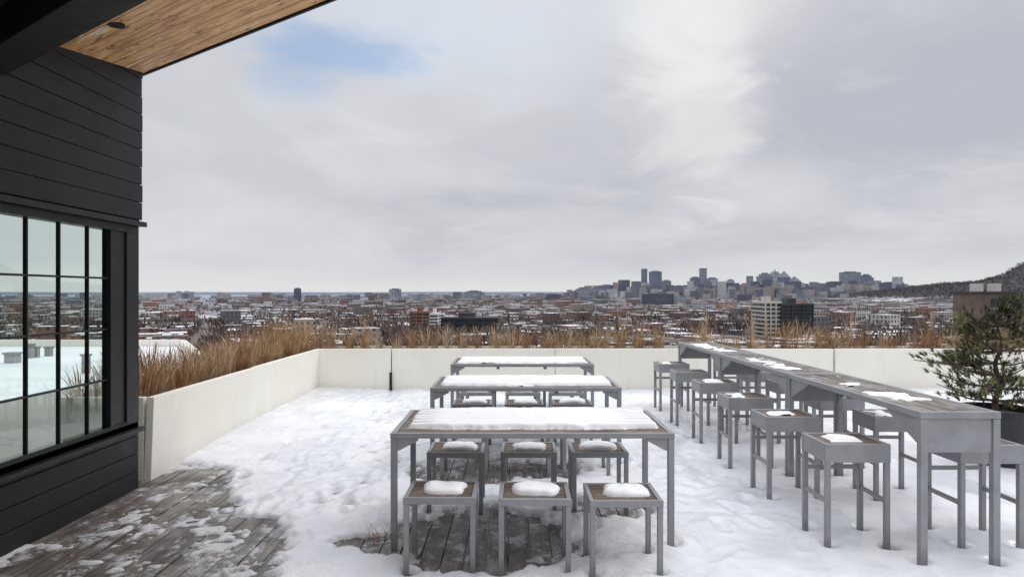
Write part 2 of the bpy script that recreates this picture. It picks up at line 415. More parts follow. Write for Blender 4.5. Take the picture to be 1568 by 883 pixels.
# ---------------------------------------------------------------- bar counters
BW,BL,BH=.51,2.1,.955
def bar_mesh():
    m=MB(); t=.035
    m.box(0,BW,0,t,BH-.045,BH); m.box(0,BW,BL-t-.004,BL-.004,BH-.045,BH)
    m.box(0,t,t+.001,BL-t-.005,BH-.045,BH-.001); m.box(BW-t,BW,t+.001,BL-t-.005,BH-.045,BH-.001)
    for x in (.002,BW-.048):
        for y in (.002,BL-.052): m.box(x,x+.046,y,y+.046,-.045,BH-.046)
    for y in (.015,BL-.03): m.box(.049,BW-.049,y,y+.012,BH-.26,BH-.046)
    for x in (.015,BW-.027):
        m.prism([(x,.049,BH-.046),(x,.42,BH-.046),(x,.38,BH-.075),(x,.049,BH-.22)],(.012,0,0))
        m.prism([(x,BL-.053,BH-.046),(x,BL-.42,BH-.046),(x,BL-.38,BH-.075),(x,BL-.053,BH-.22)],(.012,0,0))
    m.box(.05,BW-.05,BL/2-.02,BL/2+.02,BH-.08,BH-.046)
    return m.mesh('bar_frame',[M_metal],True)
def bar_slats():
    m=MB(); n=4; g=.007; w=(BW-.07-g*(n+1))/n
    for i in range(n):
        x=.035+g+i*(w+g); m.box(x,x+w,.04,BL-.045,BH-.035,BH-.004+random.uniform(-.001,.001))
    return m.mesh('bar_slats',[M_slaty])
BF=bar_mesh(); BS=bar_slats()
for k in range(3):
    e=empty('bar_table',(2.58,4.31+k*2.105,0))
    ob('frame',BF,parent=e,bev=.004); ob('slats',BS,parent=e,bev=.002)
    if k==0:
        for (a,b,c,d,s) in ((.05,.42,.45,.95,3),(.12,.36,1.2,1.45,5)):
            ob('snow_patch',snowpatch(a,b,c,d,BH-.004,.010,s,.03,0,.01,.26).mesh('snow_patch',[M_snow],smooth=True),parent=e)
    else:
        ob('snow_patch',snowpatch(.06,.35,.3,1.7,BH-.004,.005,s+k,.03,0,.014,.42).mesh('snow_patch',[M_snow],smooth=True),parent=e)
HF=stool_frame(.44,.4,.68,.125,.035,True).mesh('bar_stool_frame',[M_metal]); HS=stool_slats(.44,.4,.68).mesh('bar_stool_slats',[M_slatx])
HP=[snowpatch(-.15,.1,.08,.33,.674,.024,40,.05,0,.01,.08).mesh('snow_pad',[M_snow],smooth=True),
    snowpatch(-.17,.12,.1,.3,.674,.016,47,.05,0,.01,.14).mesh('snow_pad',[M_snow],smooth=True),
    snowpatch(-.17,.02,.06,.35,.674,.012,53,.04,0,.01,.18).mesh('snow_pad',[M_snow],smooth=True)]
for q,bx in enumerate((2.13,3.02)):
    for i,sy in enumerate(SY):
        e=empty('bar_stool',(bx+.22+rs.uniform(-.015,.015),sy+rs.uniform(-.02,.02),0),rz=math.radians(rs.uniform(-2,2)))
        ob('frame',HF,parent=e,bev=.003); ob('seat_slats',HS,parent=e,bev=.002)
        if not(q==0 and i in(4,)) and not(q==1 and i%2==0): ob('snow_pad',HP[(i+q)%3],parent=e)

# ---------------------------------------------------------------- planter walls
M_soil=m_plain('planter_soil',(.10,.07,.045),.9,False,.4,8)
M_dark=m_plain('dark_gap',(.02,.02,.02),.9,False,.2,5)
m=MB(); zt=.735
def batter(m,x0,xt,y0,y1,th,z1):
    m.prism([(x0,y0,-.06),(xt,y0,z1),(xt-th,y0,z1),(x0-th,y0,-.06)],(0,y1-y0,0))
batter(m,-3.37,-3.34,6.37,8.96,.07,zt)
batter(m,-3.385,-3.36,8.975,11.9,.07,zt+.003)
ob('planter_wall',m.mesh('planter_wall',[M_cream],True),bev=.006)
m=MB(); m.box(-4.25,-3.44,6.372,6.44,.33,zt-.003); m.box(-3.62,-3.44,6.372,6.44,-.06,.329)
m.box(-4.25,-4.18,6.45,12.7,-3,zt-.002)
m.box(-4.17,-3.455,6.45,12.6,-.06,.62,1); m.box(-4.1,-3.64,6.40,6.445,-.05,.32,2)  # last box: dark panel in the end recess, its shade put in as colour
ob('planter_box',m.mesh('planter_box',[M_cream,M_soil,M_dark]),bev=.004)
m=MB()
segs=[(-3.42,-2.115,.0),(-2.10,.75,.03),(.757,3.55,.03),(3.557,5.62,.03),(5.64,7.9,.0),(7.907,9.7,.0)]
for a,b,o in segs: m.box(a,b,11.9+o,11.98+o,-.06,zt+.006*random.random())
ob('planter_wall',m.mesh('planter_wall',[M_cream]),bev=.006)
m=MB(); m.box(-4.17,9.7,12.62,12.7,-3,zt-.01); m.box(-3.45,9.7,12.02,12.61,-.06,.62,1); m.box(9.62,9.7,-3,12.01,-.06,.735)
m.box(-2.135,-2.09,11.885,11.9,-.03,.33,2)
ob('planter_box',m.mesh('planter_box',[M_cream,M_soil,M_dark]))

# ---------------------------------------------------------------- grasses
def m_grass(name,c):
    m,nt,b=newmat(name); n=noise(nt,pos(nt),9,2)
    L(nt,mixc(nt,mapr(nt,n,.3,.7),tuple(x*.6 for x in c),tuple(x*1.2 for x in c)),b.inputs['Base Color']); b.inputs['Roughness'].default_value=.7
    b.inputs['Specular IOR Level'].default_value=.2
    return m
GM=[m_grass('dry_grass_tan',(.50,.34,.185)),m_grass('dry_grass_pale',(.64,.50,.32)),m_grass('dry_grass_rust',(.36,.195,.09)),m_grass('shrub_twig',(.24,.11,.08))]
gm=MB()
def blade(m,bx,by,bz,az,lean,Ln,w,mi,plume=False):
    P=[];n=4; a0=lean*.25; x,y,z=bx,by,bz; ca,sa=math.cos(az),math.sin(az)
    face=random.uniform(0,math.pi); wx,wy=math.cos(face),math.sin(face)
    ang=a0
    for i in range(n+1):
        t=i/n
        ww=w*(1-t*.8)
        if plume and i>=3: ww=w*2.4 if i==3 else w*.6
        P.append((x-wx*ww/2,y-wy*ww/2,z)); P.append((x+wx*ww/2,y+wy*ww/2,z))
        st=Ln/n; x+=math.sin(ang)*ca*st; y+=math.sin(ang)*sa*st; z+=math.cos(ang)*st; ang+=lean*(.3+.9*t)*.8
    m.add(P,[(2*i,2*i+1,2*i+3,2*i+2) for i in range(n)],mi)
def clump(m,x,y,z,h,nb,mi0,spread=.8):
    for k in range(nb):
        az=random.uniform(0,6.283); r=abs(random.gauss(0,.05))
        l=abs(random.gauss(0,.36))*spread
        mi=mi0 if random.random()<.6 else random.choice((0,1,2))
        blade(m,x+r*math.cos(az),y+r*math.sin(az),z,az,l+.05,h*random.uniform(.5,1.1),random.uniform(.0035,.0065),mi,random.random()<.2)
y=6.5
while y<12.3:
    hy=.38+.26*float(vn(y*1.3,1.1,3))
    for xx in (-3.6,-3.85,-4.05):
        clump(gm,xx+random.uniform(-.06,.06),y+random.uniform(-.1,.1),.6,hy*random.uniform(.85,1.12)*(1.0 if y<10.5 else 1.3),125,random.choice((0,0,2,2,1)),1.15)
    y+=.31
x=-3.5
while x<9.6:
    hv=float(vn(x*1.1,3.3,5))
    for yy in (12.15,12.4):
        if random.random()<.9:
            hh=.30+.44*hv*random.uniform(.6,1.1)
            clump(gm,x+random.uniform(-.08,.08),yy+random.uniform(-.06,.06),.6,hh,95,random.choice((0,1,0,2)),1.0)
    if random.random()<.16: clump(gm,x,12.3,.6,random.uniform(.7,.88),48,random.choice((1,0)),.3)
    if random.random()<.24: 
        for k in range(90):
            blade(gm,x+random.gauss(0,.09),12.3+random.gauss(0,.05),.6,random.uniform(0,6.28),random.uniform(.1,.9),random.uniform(.3,.64),.005,3)
    x+=.29
ob('ornamental_grass',gm.mesh('ornamental_grass',GM))
tm=MB()
for k in range(22): blade(tm,-.93+random.gauss(0,.05),4.75+random.gauss(0,.04),-.03,random.uniform(0,6.28),random.uniform(.8,1.6),random.uniform(.12,.34),.005,0)
ob('dry_weed',tm.mesh('dry_weed',[GM[2]]))

# ---------------------------------------------------------------- pavilion building
e=empty('black_clad_pavilion')
E=Vector((-3.33,6.17,0)); U=Vector((.804,-.595,0)); Vv=Vector((-.595,-.804,0)); ZE=3.69; SL=.19
def soff(x,y): return ZE-SL*((Vector((x,y,0))-E).dot(Vv))
xw=-3.36; yend=6.14; y0=-3
m=MB(); z=2.36; bh=.158
def wallboard(m,z0,z1,xo):
    def ymin(zz):
        s0=soff(xo,y0); s1=soff(xo,yend)
        return y0 if zz<=s0 else (yend if zz>=s1 else y0+(zz-s0)/(s1-s0)*(yend-y0))
    za,zb=z0,min(z1,soff(xo,yend))
    if zb<=za: return
    a,b=ymin(za),ymin(zb)
    ye=yend+random.uniform(-.006,.006)
    pts=[(xo,a,za),(xo,ye,za),(xo,ye,zb)]
    if b<yend-.01: pts.append((xo,b,zb))
    if a==y0 and b>y0: 
        pts.append((xo,y0,min(zb,soff(xo,y0)))) if soff(xo,y0)>za else None
    m.prism(pts,(-.02,0,0))
while z<3.7:
    wallboard(m,z,z+bh-.006,-3.325+random.uniform(-.003,.002)); z+=bh
m.prism([(-3.349,y0,2.345),(-3.349,yend-.01,2.345),(-3.349,yend-.01,soff(-3.35,yend)),(-3.349,y0,soff(-3.35,y0))],(-.15,0,0))
m.box(-8,-3.51,yend-.1,yend+.02,2.7,3.9); m.box(-8,-6.6,yend-.1,yend+.02,-.04,2.699)
m.box(-3.5,-3.36,yend-.1,yend+.018,2.345,3.7)
z=-.04
while z<.44: m.box(xw-.02,xw,y0,yend,z,z+bh-.007); z+=bh
m.box(xw-.12,xw-.024,y0,yend-.024,-.06,.47); m.box(-6.59,xw-.125,yend-.1,yend,-.06,.1)
ob('siding',m.mesh('siding',[M_black],True),parent=e,bev=.002)
m=MB()
m.box(xw-.1,xw+.05,y0,yend+.03,.47,.505)
m.box(-3.45,-3.30,y0,yend+.035,2.30,2.343)
m.box(xw-.1,xw+.005,y0,yend-.002,2.235,2.299)
m.box(xw-.1,xw,y0,yend-.002,.506,.555)
m.box(xw-.16,xw+.004,5.95,yend,.556,2.234)
m.box(xw-.10,xw-.012,5.77,5.945,.556,2.234)
m.box(xw-.08,xw-.004,5.725,5.765,.556,2.234)
yy=5.46; MUL=[]
while yy>y0: MUL.append(yy); yy-=.345
for yy in MUL: m.box(xw-.055,xw-.025,yy-.007,yy+.007,.556,2.234)
for zz in (.98,1.404,1.83): m.box(xw-.053,xw-.027,y0,5.724,zz-.008,zz+.008)
m.box(-5.3,-5.24,yend-.09,yend-.02,.101,2.699)
ob('window_frames',m.mesh('window_frames',[M_blackf]),parent=e,bev=.002)
m=MB(); x_=xw-.042
m.add([(x_,y0,.556),(x_,5.724,.556),(x_,5.724,2.234),(x_,y0,2.234)],[(0,1,2,3)])
y_=yend-.05; m.add([(-6.6,y_,.1),(-3.5,y_,.1),(-3.5,y_,2.7),(-6.6,y_,2.7)],[(0,1,2,3)])
ob('glazing',m.mesh('glazing',[M_glass]),parent=e)
m=MB(); m.box(-8,-7.9,y0,yend-.11,-.05,2.6); m.box(-7.89,-3.6,y0,y0+.1,-.05,2.3); m.box(-7.89,-3.5,y0+.11,yend-.11,-.05,-.01)
ob('interior_shell',m.mesh('interior_shell',[M_black]),parent=e)
ax=U.copy(); ay=Vector((Vv.x,Vv.y,-SL)).normalized(); az=ax.cross(ay)
Mx=mathutils.Matrix((( ax.x,ay.x,az.x,E.x),(ax.y,ay.y,az.y,E.y),(ax.z,ay.z,az.z,ZE),(0,0,0,1)))
sgn=1 if az.z>0 else -1
m=MB(); m.box(-5,4.6,0.0,8,0,sgn*.02)
o=ob('cedar_soffit',m.mesh('cedar_soffit',[M_soffit],True),parent=e); o.matrix_world=Mx
m=MB(); m.box(-5.02,4.62,-.03,8,sgn*.022,sgn*.25); m.box(-5.02,4.62,-.03,-.002,-sgn*.012,sgn*.021)
o=ob('roof_slab',m.mesh('roof_slab',[M_blackb],True),parent=e); o.matrix_world=Mx
m=MB(); m.box(-1.3,4.6,1.44,1.72,-sgn*.30,-sgn*.002); m.box(-1.3,4.6,1.75,2.1,-sgn*.16,-sgn*.002)
o=ob('roof_beam',m.mesh('roof_beam',[M_blackb],True),parent=e,bev=.006); o.matrix_world=Mx
d=4.64; dl=Vector((WX(178,d),d,0)); dl.z=soff(dl.x,dl.y)-.004
bm=bmesh.new(); bmesh.ops.create_cone(bm,cap_ends=True,segments=28,radius1=.055,radius2=.055,depth=.012); me=bpy.data.meshes.new('downlight'); bm.to_mesh(me); bm.free(); me.materials.append(M_blackf)
o=ob('downlight',me,parent=e); o.location=dl

# ---------------------------------------------------------------- pine in pot
px,pyy=4.86,6.85
e=empty('pine_tree',(px,pyy,0))
bm=bmesh.new(); prof=[(.26,-.04),(.27,.0),(.34,.5),(.36,.52),(.36,.56),(.32,.56),(.31,.48)]
for i in range(len(prof)-1):
    for j in range(32):
        a=2*math.pi*j/32; b=2*math.pi*(j+1)/32
        r0,z0=prof[i]; r1,z1=prof[i+1]
        bm.faces.new([bm.verts.new((r0*math.cos(a),r0*math.sin(a),z0)),bm.verts.new((r0*math.cos(b),r0*math.sin(b),z0)),bm.verts.new((r1*math.cos(b),r1*math.sin(b),z1)),bm.verts.new((r1*math.cos(a),r1*math.sin(a),z1))])
bmesh.ops.create_circle(bm,cap_ends=True,segments=32,radius=.31,matrix=mathutils.Matrix.Translation((0,0,.5)))
bmesh.ops.remove_doubles(bm,verts=bm.verts,dist=.0005)
me=bpy.data.meshes.new('pot'); bm.to_mesh(me); bm.free(); me.materials.append(M_pot); ep=empty('plant_pot',(px,pyy,0)); ob('pot',me,parent=ep)
M_bark=m_plain('pine_bark',(.12,.085,.06),.9,False,.4,20)
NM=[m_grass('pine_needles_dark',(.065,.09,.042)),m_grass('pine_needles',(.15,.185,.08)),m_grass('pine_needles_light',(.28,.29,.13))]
def tube(m,p0,p1,r0,r1,mi=0,k=6):
    p0=Vector(p0);p1=Vector(p1); d=(p1-p0).normalized(); a=d.orthogonal().normalized(); b=d.cross(a)
    V=[]
    for p,r in ((p0,r0),(p1,r1)):
        for j in range(k):
            t=2*math.pi*j/k; V.append(tuple(p+a*math.cos(t)*r+b*math.sin(t)*r))
    m.add(V,[(j,(j+1)%k,k+(j+1)%k,k+j) for j in range(k)],mi)
tm=MB(); nm=MB(); rp=random.Random(21)
tips=[]
prev=Vector((0,0,.5)); NL=8; ztop=1.50
for i in range(NL):
    z=.5+(ztop-.5)*(i+1)/NL; p=Vector((.02*math.sin(i*1.7)+.05*i/9,.02*math.cos(i*2.1),z)); tube(tm,prev,p,.035*(1-i/10),.035*(1-(i+1)/10)); prev=p
    t=(z-.5)/(ztop-.5)
    nb=10 if i<6 else 6
    for b in range(nb):
        a=rp.uniform(0,6.28); rad=(.42+.30*math.sin(t*math.pi*.9+.3))*(1-.55*max(0,t-.4)/.6)*rp.uniform(.6,1.12)
        tip=p+Vector((math.cos(a)*rad,math.sin(a)*rad,rp.uniform(.0,.22)*(1 if z>.75 else .7)))
        mid=p.lerp(tip,.5)+Vector((0,0,-.03)); tube(tm,p,mid,.012,.008); tube(tm,mid,tip,.008,.004)
        for q in range(10):
            tt=rp.uniform(.35,1.05); c=p.lerp(tip,tt)+Vector((rp.gauss(0,.065),rp.gauss(0,.065),rp.gauss(0,.045)+.02)); tips.append(c)
            tube(tm,p.lerp(tip,tt*.85),c,.004,.002,0,4)
tips+=[Vector((.05,0,1.58)),Vector((.04,.02,1.54)),Vector((.0,.02,1.5)),Vector((.08,.0,1.63))]
for c in tips:
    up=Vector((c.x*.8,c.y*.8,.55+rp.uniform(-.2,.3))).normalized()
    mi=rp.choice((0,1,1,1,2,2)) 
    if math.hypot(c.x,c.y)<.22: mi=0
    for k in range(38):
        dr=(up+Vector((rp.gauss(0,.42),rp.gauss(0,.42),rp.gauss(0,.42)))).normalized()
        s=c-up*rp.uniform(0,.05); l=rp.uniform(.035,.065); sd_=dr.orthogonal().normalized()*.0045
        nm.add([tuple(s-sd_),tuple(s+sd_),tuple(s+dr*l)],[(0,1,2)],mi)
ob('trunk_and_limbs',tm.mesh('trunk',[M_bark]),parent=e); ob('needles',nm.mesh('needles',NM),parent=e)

# ---------------------------------------------------------------- hotel body beneath terrace
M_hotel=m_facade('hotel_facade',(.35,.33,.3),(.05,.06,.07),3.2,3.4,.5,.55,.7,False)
M_rsnear=m_plain('snowy_lower_roof',(.84,.85,.87),.6,False,.05,.5)
M_conc=m_plain('pale_concrete',(.55,.53,.48),.8,False,.12,.1)
eh=empty('hotel_building')
m=MB(); m.box(-8.3,9.75,-12,12.72,-31,-.075); ob('upper_block',m.mesh('hotel',[M_hotel]),parent=eh)
m=MB(); P=[(-4.28,6.3),(-4.28,12.9),(-17.2,36),(-62,36),(-62,-12),(-8.35,-12),(-8.35,6.3)]
m.prism([(a,b,-31) for a,b in P],(0,0,29.95),0); 
ob('lower_wing',m.mesh('lower_wing',[M_rsnear],True),parent=eh)
m=MB(); m.box(-62,-17.3,35.7,36.05,-1.045,-.72)
m.prism([(-4.3,13.1,-1.045),(-17.2,36.05,-1.045),(-17.45,35.9,-1.045),(-4.55,12.95,-1.045)],(0,0,.3))
ob('wing_parapet',m.mesh('wing_parapet',[M_cream],True),parent=eh)
m=MB()
for (px_,d_,w_,h_) in ((42,29,.13,.55),(53,29.4,.1,.4),(72,30,.12,.35),(129,23.5,.1,.6),(14,27,.2,.35)):
    xx=WX(px_,d_); m.box(xx-w_,xx+w_,d_,d_+w_*2,-1.045,-1.05+h_)
    m.box(xx-w_*1.3,xx+w_*1.3,d_-.04,d_+w_*2+.04,-1.05+h_+.002,-1.05+h_+.07)
ob('roof_vents',m.mesh('roof_vents',[M_metal]),parent=eh)

# ---------------------------------------------------------------- terrain
GZ=-30.
def m_ground():
    m,nt,b=newmat('city_ground'); p=pos(nt)
    n1=noise(nt,p,.012,4,.65); n2=noise(nt,p,.0016,3,.6); n3=noise(nt,p,.08,3,.6)
    c=mixc(nt,mapr(nt,n3,.35,.65),(.12,.095,.08),(.27,.245,.225))
    c=mixc(nt,mapr(nt,n1,.48,.60,0,.85),c,(.70,.71,.74))
    c=mixc(nt,mapr(nt,n2,.42,.62,0,.6),c,(.08,.073,.073))
    L(nt,paint_haze(nt,c,7000.),b.inputs['Base Color']); b.inputs['Roughness'].default_value=.9; b.inputs['Specular IOR Level'].default_value=.1; return m
M_ground=m_ground()
m=MB(); S=60000; m.add([(-S,-S,GZ),(S,-S,GZ),(S,S,GZ),(-S,S,GZ)],[(0,1,2,3)]); ob('ground',m.mesh('ground',[M_ground]))

bricks=[(.26,.12,.08),(.14,.085,.065),(.37,.30,.24),(.13,.13,.14),(.52,.50,.47)]
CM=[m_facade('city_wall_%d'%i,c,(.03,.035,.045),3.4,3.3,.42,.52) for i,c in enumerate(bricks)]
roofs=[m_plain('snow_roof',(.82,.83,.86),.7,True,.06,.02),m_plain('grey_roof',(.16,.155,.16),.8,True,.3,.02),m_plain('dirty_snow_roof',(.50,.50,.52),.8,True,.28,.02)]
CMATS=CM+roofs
cm=MB(); th=math.radians(24); ct,stt=math.cos(th),math.sin(th); rc=random.Random(99)
reserved=[(WX(1207,420),430,34),(WX(715,470),480,34),(WX(640,470),470,26)]
def zone(d0,d1,cell,bw,hmin,hmax,prob):
    n=int(d1*1.35/cell)
    for i in range(-n,n):
        for j in range(-n,n):
            if i%6==0 or j%9==0: continue
            if rc.random()>prob: continue
            lx=i*cell+rc.uniform(-.15,.15)*cell; ly=j*cell*.9
            x=lx*ct-ly*stt; y=lx*stt+ly*ct
            r=math.hypot(x,y)
            if y<60 or r<d0 or r>=d1 or abs(x)>y*1.05+40: continue
            if any(abs(x-a)<w and abs(y-b)<w for a,b,w in reserved): continue
            h=rc.uniform(hmin,hmax); 
            if rc.random()<.05: h*=1.9
            w=bw*rc.uniform(.55,1.12); dd=bw*rc.uniform(.6,1.1)
            mw=rc.choice((0,0,1,2,2,3,4)); mt=5+rc.choice((0,0,0,0,2,1,1))
            cm.boxm(x-w/2,x+w/2,y-dd/2,y+dd/2,GZ-1,GZ+h,mw,mt,th)
            if r<1300 and rc.random()<.4:
                ww=w*.1; ox=rc.uniform(-.25,.25)*w
                cm.box(x+ox-ww,x+ox+ww,y-ww,y+ww,GZ+h,GZ+h+1.4,rc.choice((1,3,4)),th)
zone(150,900,18,16,5.0,9,.78)
zone(900,2200,31,28,4.5,10,.66)
zone(2200,6500,78,66,5,14,.52)
ob('city_rooftops',cm.mesh('city_rooftops',CMATS))

M_tw=m_plain('bare_twigs',(.11,.078,.065),.9,True,.35,.01)
bt=MB()
def baretree(x,y,h,n=9,g=None):
    g=GZ if g is None else g
    for k in range(n):
        a=rc.uniform(0,6.28); l=h*rc.uniform(.2,.5); w=h*.05; z0=g+h*rc.uniform(.15,.5); z1=g+h*rc.uniform(.65,1.05)
        cx,sx=math.cos(a),math.sin(a)
        bt.add([(x,y,z0),(x+cx*l+sx*w,y+sx*l-cx*w,z1),(x+cx*l-sx*w,y+sx*l+cx*w,z1*1.0+h*.04)],[(0,1,2)])
for k in range(11000):
    r=math.exp(rc.uniform(math.log(220),math.log(3800))); a=rc.uniform(-.84,.84)
    x=r*math.sin(a); y=r*math.cos(a)
    if vn(x*.01,y*.01,7)<.38: continue
    baretree(x,y,rc.uniform(7,13)*(1 if r<1500 else 1.25),9 if r<1200 else 6)
ob('bare_tree_mass',bt.mesh('bare_tree_mass',[M_tw]))

# ---------------------------------------------------------------- named buildings
matcache={}
def fm(c,g,pu,pv,fu,fv):
    k=(c,g,pu,pv,fu,fv)
    if k not in matcache: matcache[k]=m_facade('facade_%d'%len(matcache),c,g,pu,pv,fu,fv)
    return matcache[k]
ROOFM=roofs
m_dk=m_plain('dark_mechanical',(.12,.13,.16),.7,True,.2,.01)
def tower(name,x0,x1,yt,d,c=(.2,.22,.26),g=(.07,.085,.11),style='flat',rot=25,pu=11,pv=9,fu=.6,fv=.6,asp=1.0):
    X0,X1=WX(x0,d),WX(x1,d); w=X1-X0; zt=WZ(yt,d); r=math.radians(rot)
    a=w/(math.cos(r)+abs(math.sin(r))*asp); b=a*asp; cx=(X0+X1)/2; cy=d
    m=MB(); mt=[fm(c,g,pu,pv,fu,fv),ROOFM[1],m_dk]
    body=zt; Hh=zt-GZ
    if style=='pent': body=zt-.05*Hh; m.box(cx-a*.3,cx+a*.3,cy-b*.3,cy+b*.3,body,zt,2,r,(cx,cy))
    if style=='step':
        body=zt-.14*Hh; m.box(cx-a*.36,cx+a*.36,cy-b*.36,cy+b*.36,body,zt-.05*Hh,0,r,(cx,cy)); m.box(cx-a*.2,cx+a*.2,cy-b*.2,cy+b*.2,zt-.05*Hh,zt,2,r,(cx,cy))
    if style=='point':
        body=zt-.24*Hh; ca,sa=math.cos(r),math.sin(r)
        P=[(cx+u*a/2*ca-v*b/2*sa,cy+u*a/2*sa+v*b/2*ca,body) for u,v in ((-1,-1),(1,-1),(1,1),(-1,1))]
        m.add(P+[(cx,cy,zt)],[(0,1,4),(1,2,4),(2,3,4),(3,0,4)],0)
    if style=='ant':
        body=zt-.06*Hh; m.box(cx-a*.34,cx+a*.34,cy-b*.34,cy+b*.34,body,zt,0,r,(cx,cy)); m.box(cx-a*.05,cx+a*.05,cy-a*.05,cy+a*.05,zt,zt+.09*Hh,2,r,(cx,cy))
    if style=='slab': 
        body=zt-.03*Hh
        for s in (-.3,.05,.3): m.box(cx+a*s-a*.07,cx+a*s+a*.07,cy-b*.2,cy+b*.2,body,zt,2,r,(cx,cy))
    m.boxm(cx-a/2,cx+a/2,cy-b/2,cy+b/2,GZ-1,body,0,1,r)
    m.box(cx-a*.51,cx+a*.51,cy-b*.51,cy+b*.51,body-.035*Hh,body-.015*Hh,2,r,(cx,cy))
    ob(name,m.mesh(name,mt,False))
B=(.11,.14,.20); G=(.24,.255,.29); Lt=(.48,.49,.52); Dk=(.045,.055,.08); Br=(.26,.20,.17)
T=[
('office_tower',982,991,411,4700,B,'flat'),('office_tower',994,1013,414,4500,B,'slab'),('office_tower',1013,1027,428,4600,G,'pent'),
('office_tower',947,964,428,4400,Dk,'flat'),('apartment_tower',921,938,435,4000,B,'slab'),('apartment_tower',905,920,440,3900,G,'pent'),
('apartment_tower',882,903,439,3600,G,'step'),('apartment_tower',874,884,450,3400,Dk,'flat'),('apartment_block',820,834,448,2600,G,'slab'),('apartment_block',836,858,449,2500,Dk,'pent'),
('apartment_block',709,742,444,2800,G,'step'),('apartment_tower',595,615,441,2300,G,'pent'),('apartment_block',578,597,449,2400,Br,'flat'),('apartment_block',633,655,451,2400,G,'pent'),
('apartment_tower',449,462,440,2200,Dk,'pent'),('apartment_block',438,450,452,2100,G,'flat'),('apartment_block',465,480,453,2000,Br,'pent'),
('apartment_tower',268,279,445,3300,Lt,'pent'),('apartment_tower',281,291,445,3300,Lt,'pent'),('apartment_block',312,341,459,2500,Lt,'flat'),('apartment_block',386,424,456,1700,Br,'slab'),
('office_tower',1033,1046,436,4500,G,'pent'),('office_tower',1046,1058,436,4400,Dk,'flat'),('office_tower',1057,1072,423,4700,B,'pent'),('office_tower',1071,1082,410,4800,G,'flat'),
('office_tower',1083,1098,424,4800,Lt,'pent'),('office_tower',1098,1131,432,4300,Dk,'slab'),('office_tower',1130,1141,437,4400,G,'flat'),('office_tower',1143,1153,422,4700,G,'flat'),
('office_tower',1160,1182,417,4900,G,'step'),('office_tower',1180,1193,415,5000,Lt,'ant'),('office_tower',1192,1209,414,4800,B,'point'),('office_tower',1208,1225,422,4700,Dk,'point'),
('office_tower',1228,1254,438,4400,B,'pent'),('office_tower',1255,1266,433,4600,G,'flat'),('office_tower',1267,1287,430,4500,Dk,'slab'),('office_tower',1288,1315,415,4700,G,'slab'),
('office_tower',1316,1336,419,4900,B,'step'),('office_tower',1337,1348,429,4600,Lt,'flat'),('office_tower',1349,1381,431,4500,Dk,'slab'),('apartment_block',1390,1404,438,4300,G,'flat'),
('office_tower',1020,1032,436,4300,Dk,'flat'),('office_tower',968,981,437,4300,G,'pent'),('office_tower',1113,1124,427,4900,Lt,'pent'),('office_tower',1150,1163,430,4500,Dk,'slab'),
('office_tower',1168,1180,427,4400,Dk,'flat'),('office_tower',1218,1232,432,4900,Lt,'pent'),('office_tower',1240,1250,431,5000,G,'flat'),('office_tower',1300,1312,428,4300,Dk,'pent'),
('office_tower',1324,1338,429,4400,G,'flat'),('office_tower',1072,1090,434,4300,Dk,'slab'),('office_tower',1186,1200,430,4300,Lt,'pent'),
('apartment_block',1404,1420,437,4200,Lt,'pent'),('apartment_block',1422,1445,439,4200,G,'flat'),
('office_block',984,1030,448,1500,Dk,'pent'),('apartment_block',1057,1094,464,1150,Lt,'pent'),('apartment_block',1096,1127,462,1150,(.42,.27,.22),'pent'),
('apartment_block',1153,1176,464,1300,Lt,'flat'),('apartment_block',1030,1050,452,1900,G,'flat'),('apartment_block',780,812,455,2600,G,'flat'),('apartment_block',545,575,460,1900,Br,'flat'),
('apartment_block',860,880,458,2100,Br,'flat'),('office_block',940,980,458,2000,G,'flat'),('apartment_block',660,700,462,1700,Br,'flat'),('apartment_block',350,378,462,1500,Br,'flat'),
('apartment_block',500,540,464,1500,Br,'pent'),('office_block',1130,1150,450,2200,Dk,'flat'),('apartment_block',1225,1260,452,2600,G,'flat'),('apartment_block',230,262,462,2300,G,'pent')]
for nme,a,b,yt,d,c,st_ in T:
    far=d>3000; k=1 if d<2000 else (1.6 if d<3200 else 2.4)
    tower(nme,a,b,yt,d,c,tuple(x*.35 for x in c),st_,rot=random.choice((18,25,32)) if far else 24,pu=round((6 if d>1500 else 4)*k,1),pv=round((4.2 if d>1500 else 3.4)*k,1),fu=.62,fv=.55)
dm=MB()
for k in range(480):
    p_=rc.uniform(870,1400); d=rc.uniform(3600,5200); yt=448-abs(rc.gauss(0,7)) if p_>900 else 449-abs(rc.gauss(0,3)); w=rc.uniform(5,13)/F*d
    xx=WX(p_,d); dm.boxm(xx-w/2,xx+w/2,d-w/2,d+w/2,GZ-1,WZ(yt,d),rc.choice((2,3,4,3)),rc.choice((5,6,7)),math.radians(25))
for k in range(260):
    p_=rc.uniform(-300,1900); d=rc.uniform(2400,6000); yt=452-abs(rc.gauss(0,2.2)); w=rc.uniform(4,14)/F*d
    xx=WX(p_,d); dm.boxm(xx-w/2,xx+w/2,d-w/3,d+w/3,GZ-1,WZ(yt,d),rc.choice((2,3,4,1)),rc.choice((5,6,7)),math.radians(20))
ob('downtown_block_mass',dm.mesh('downtown_block_mass',CMATS))

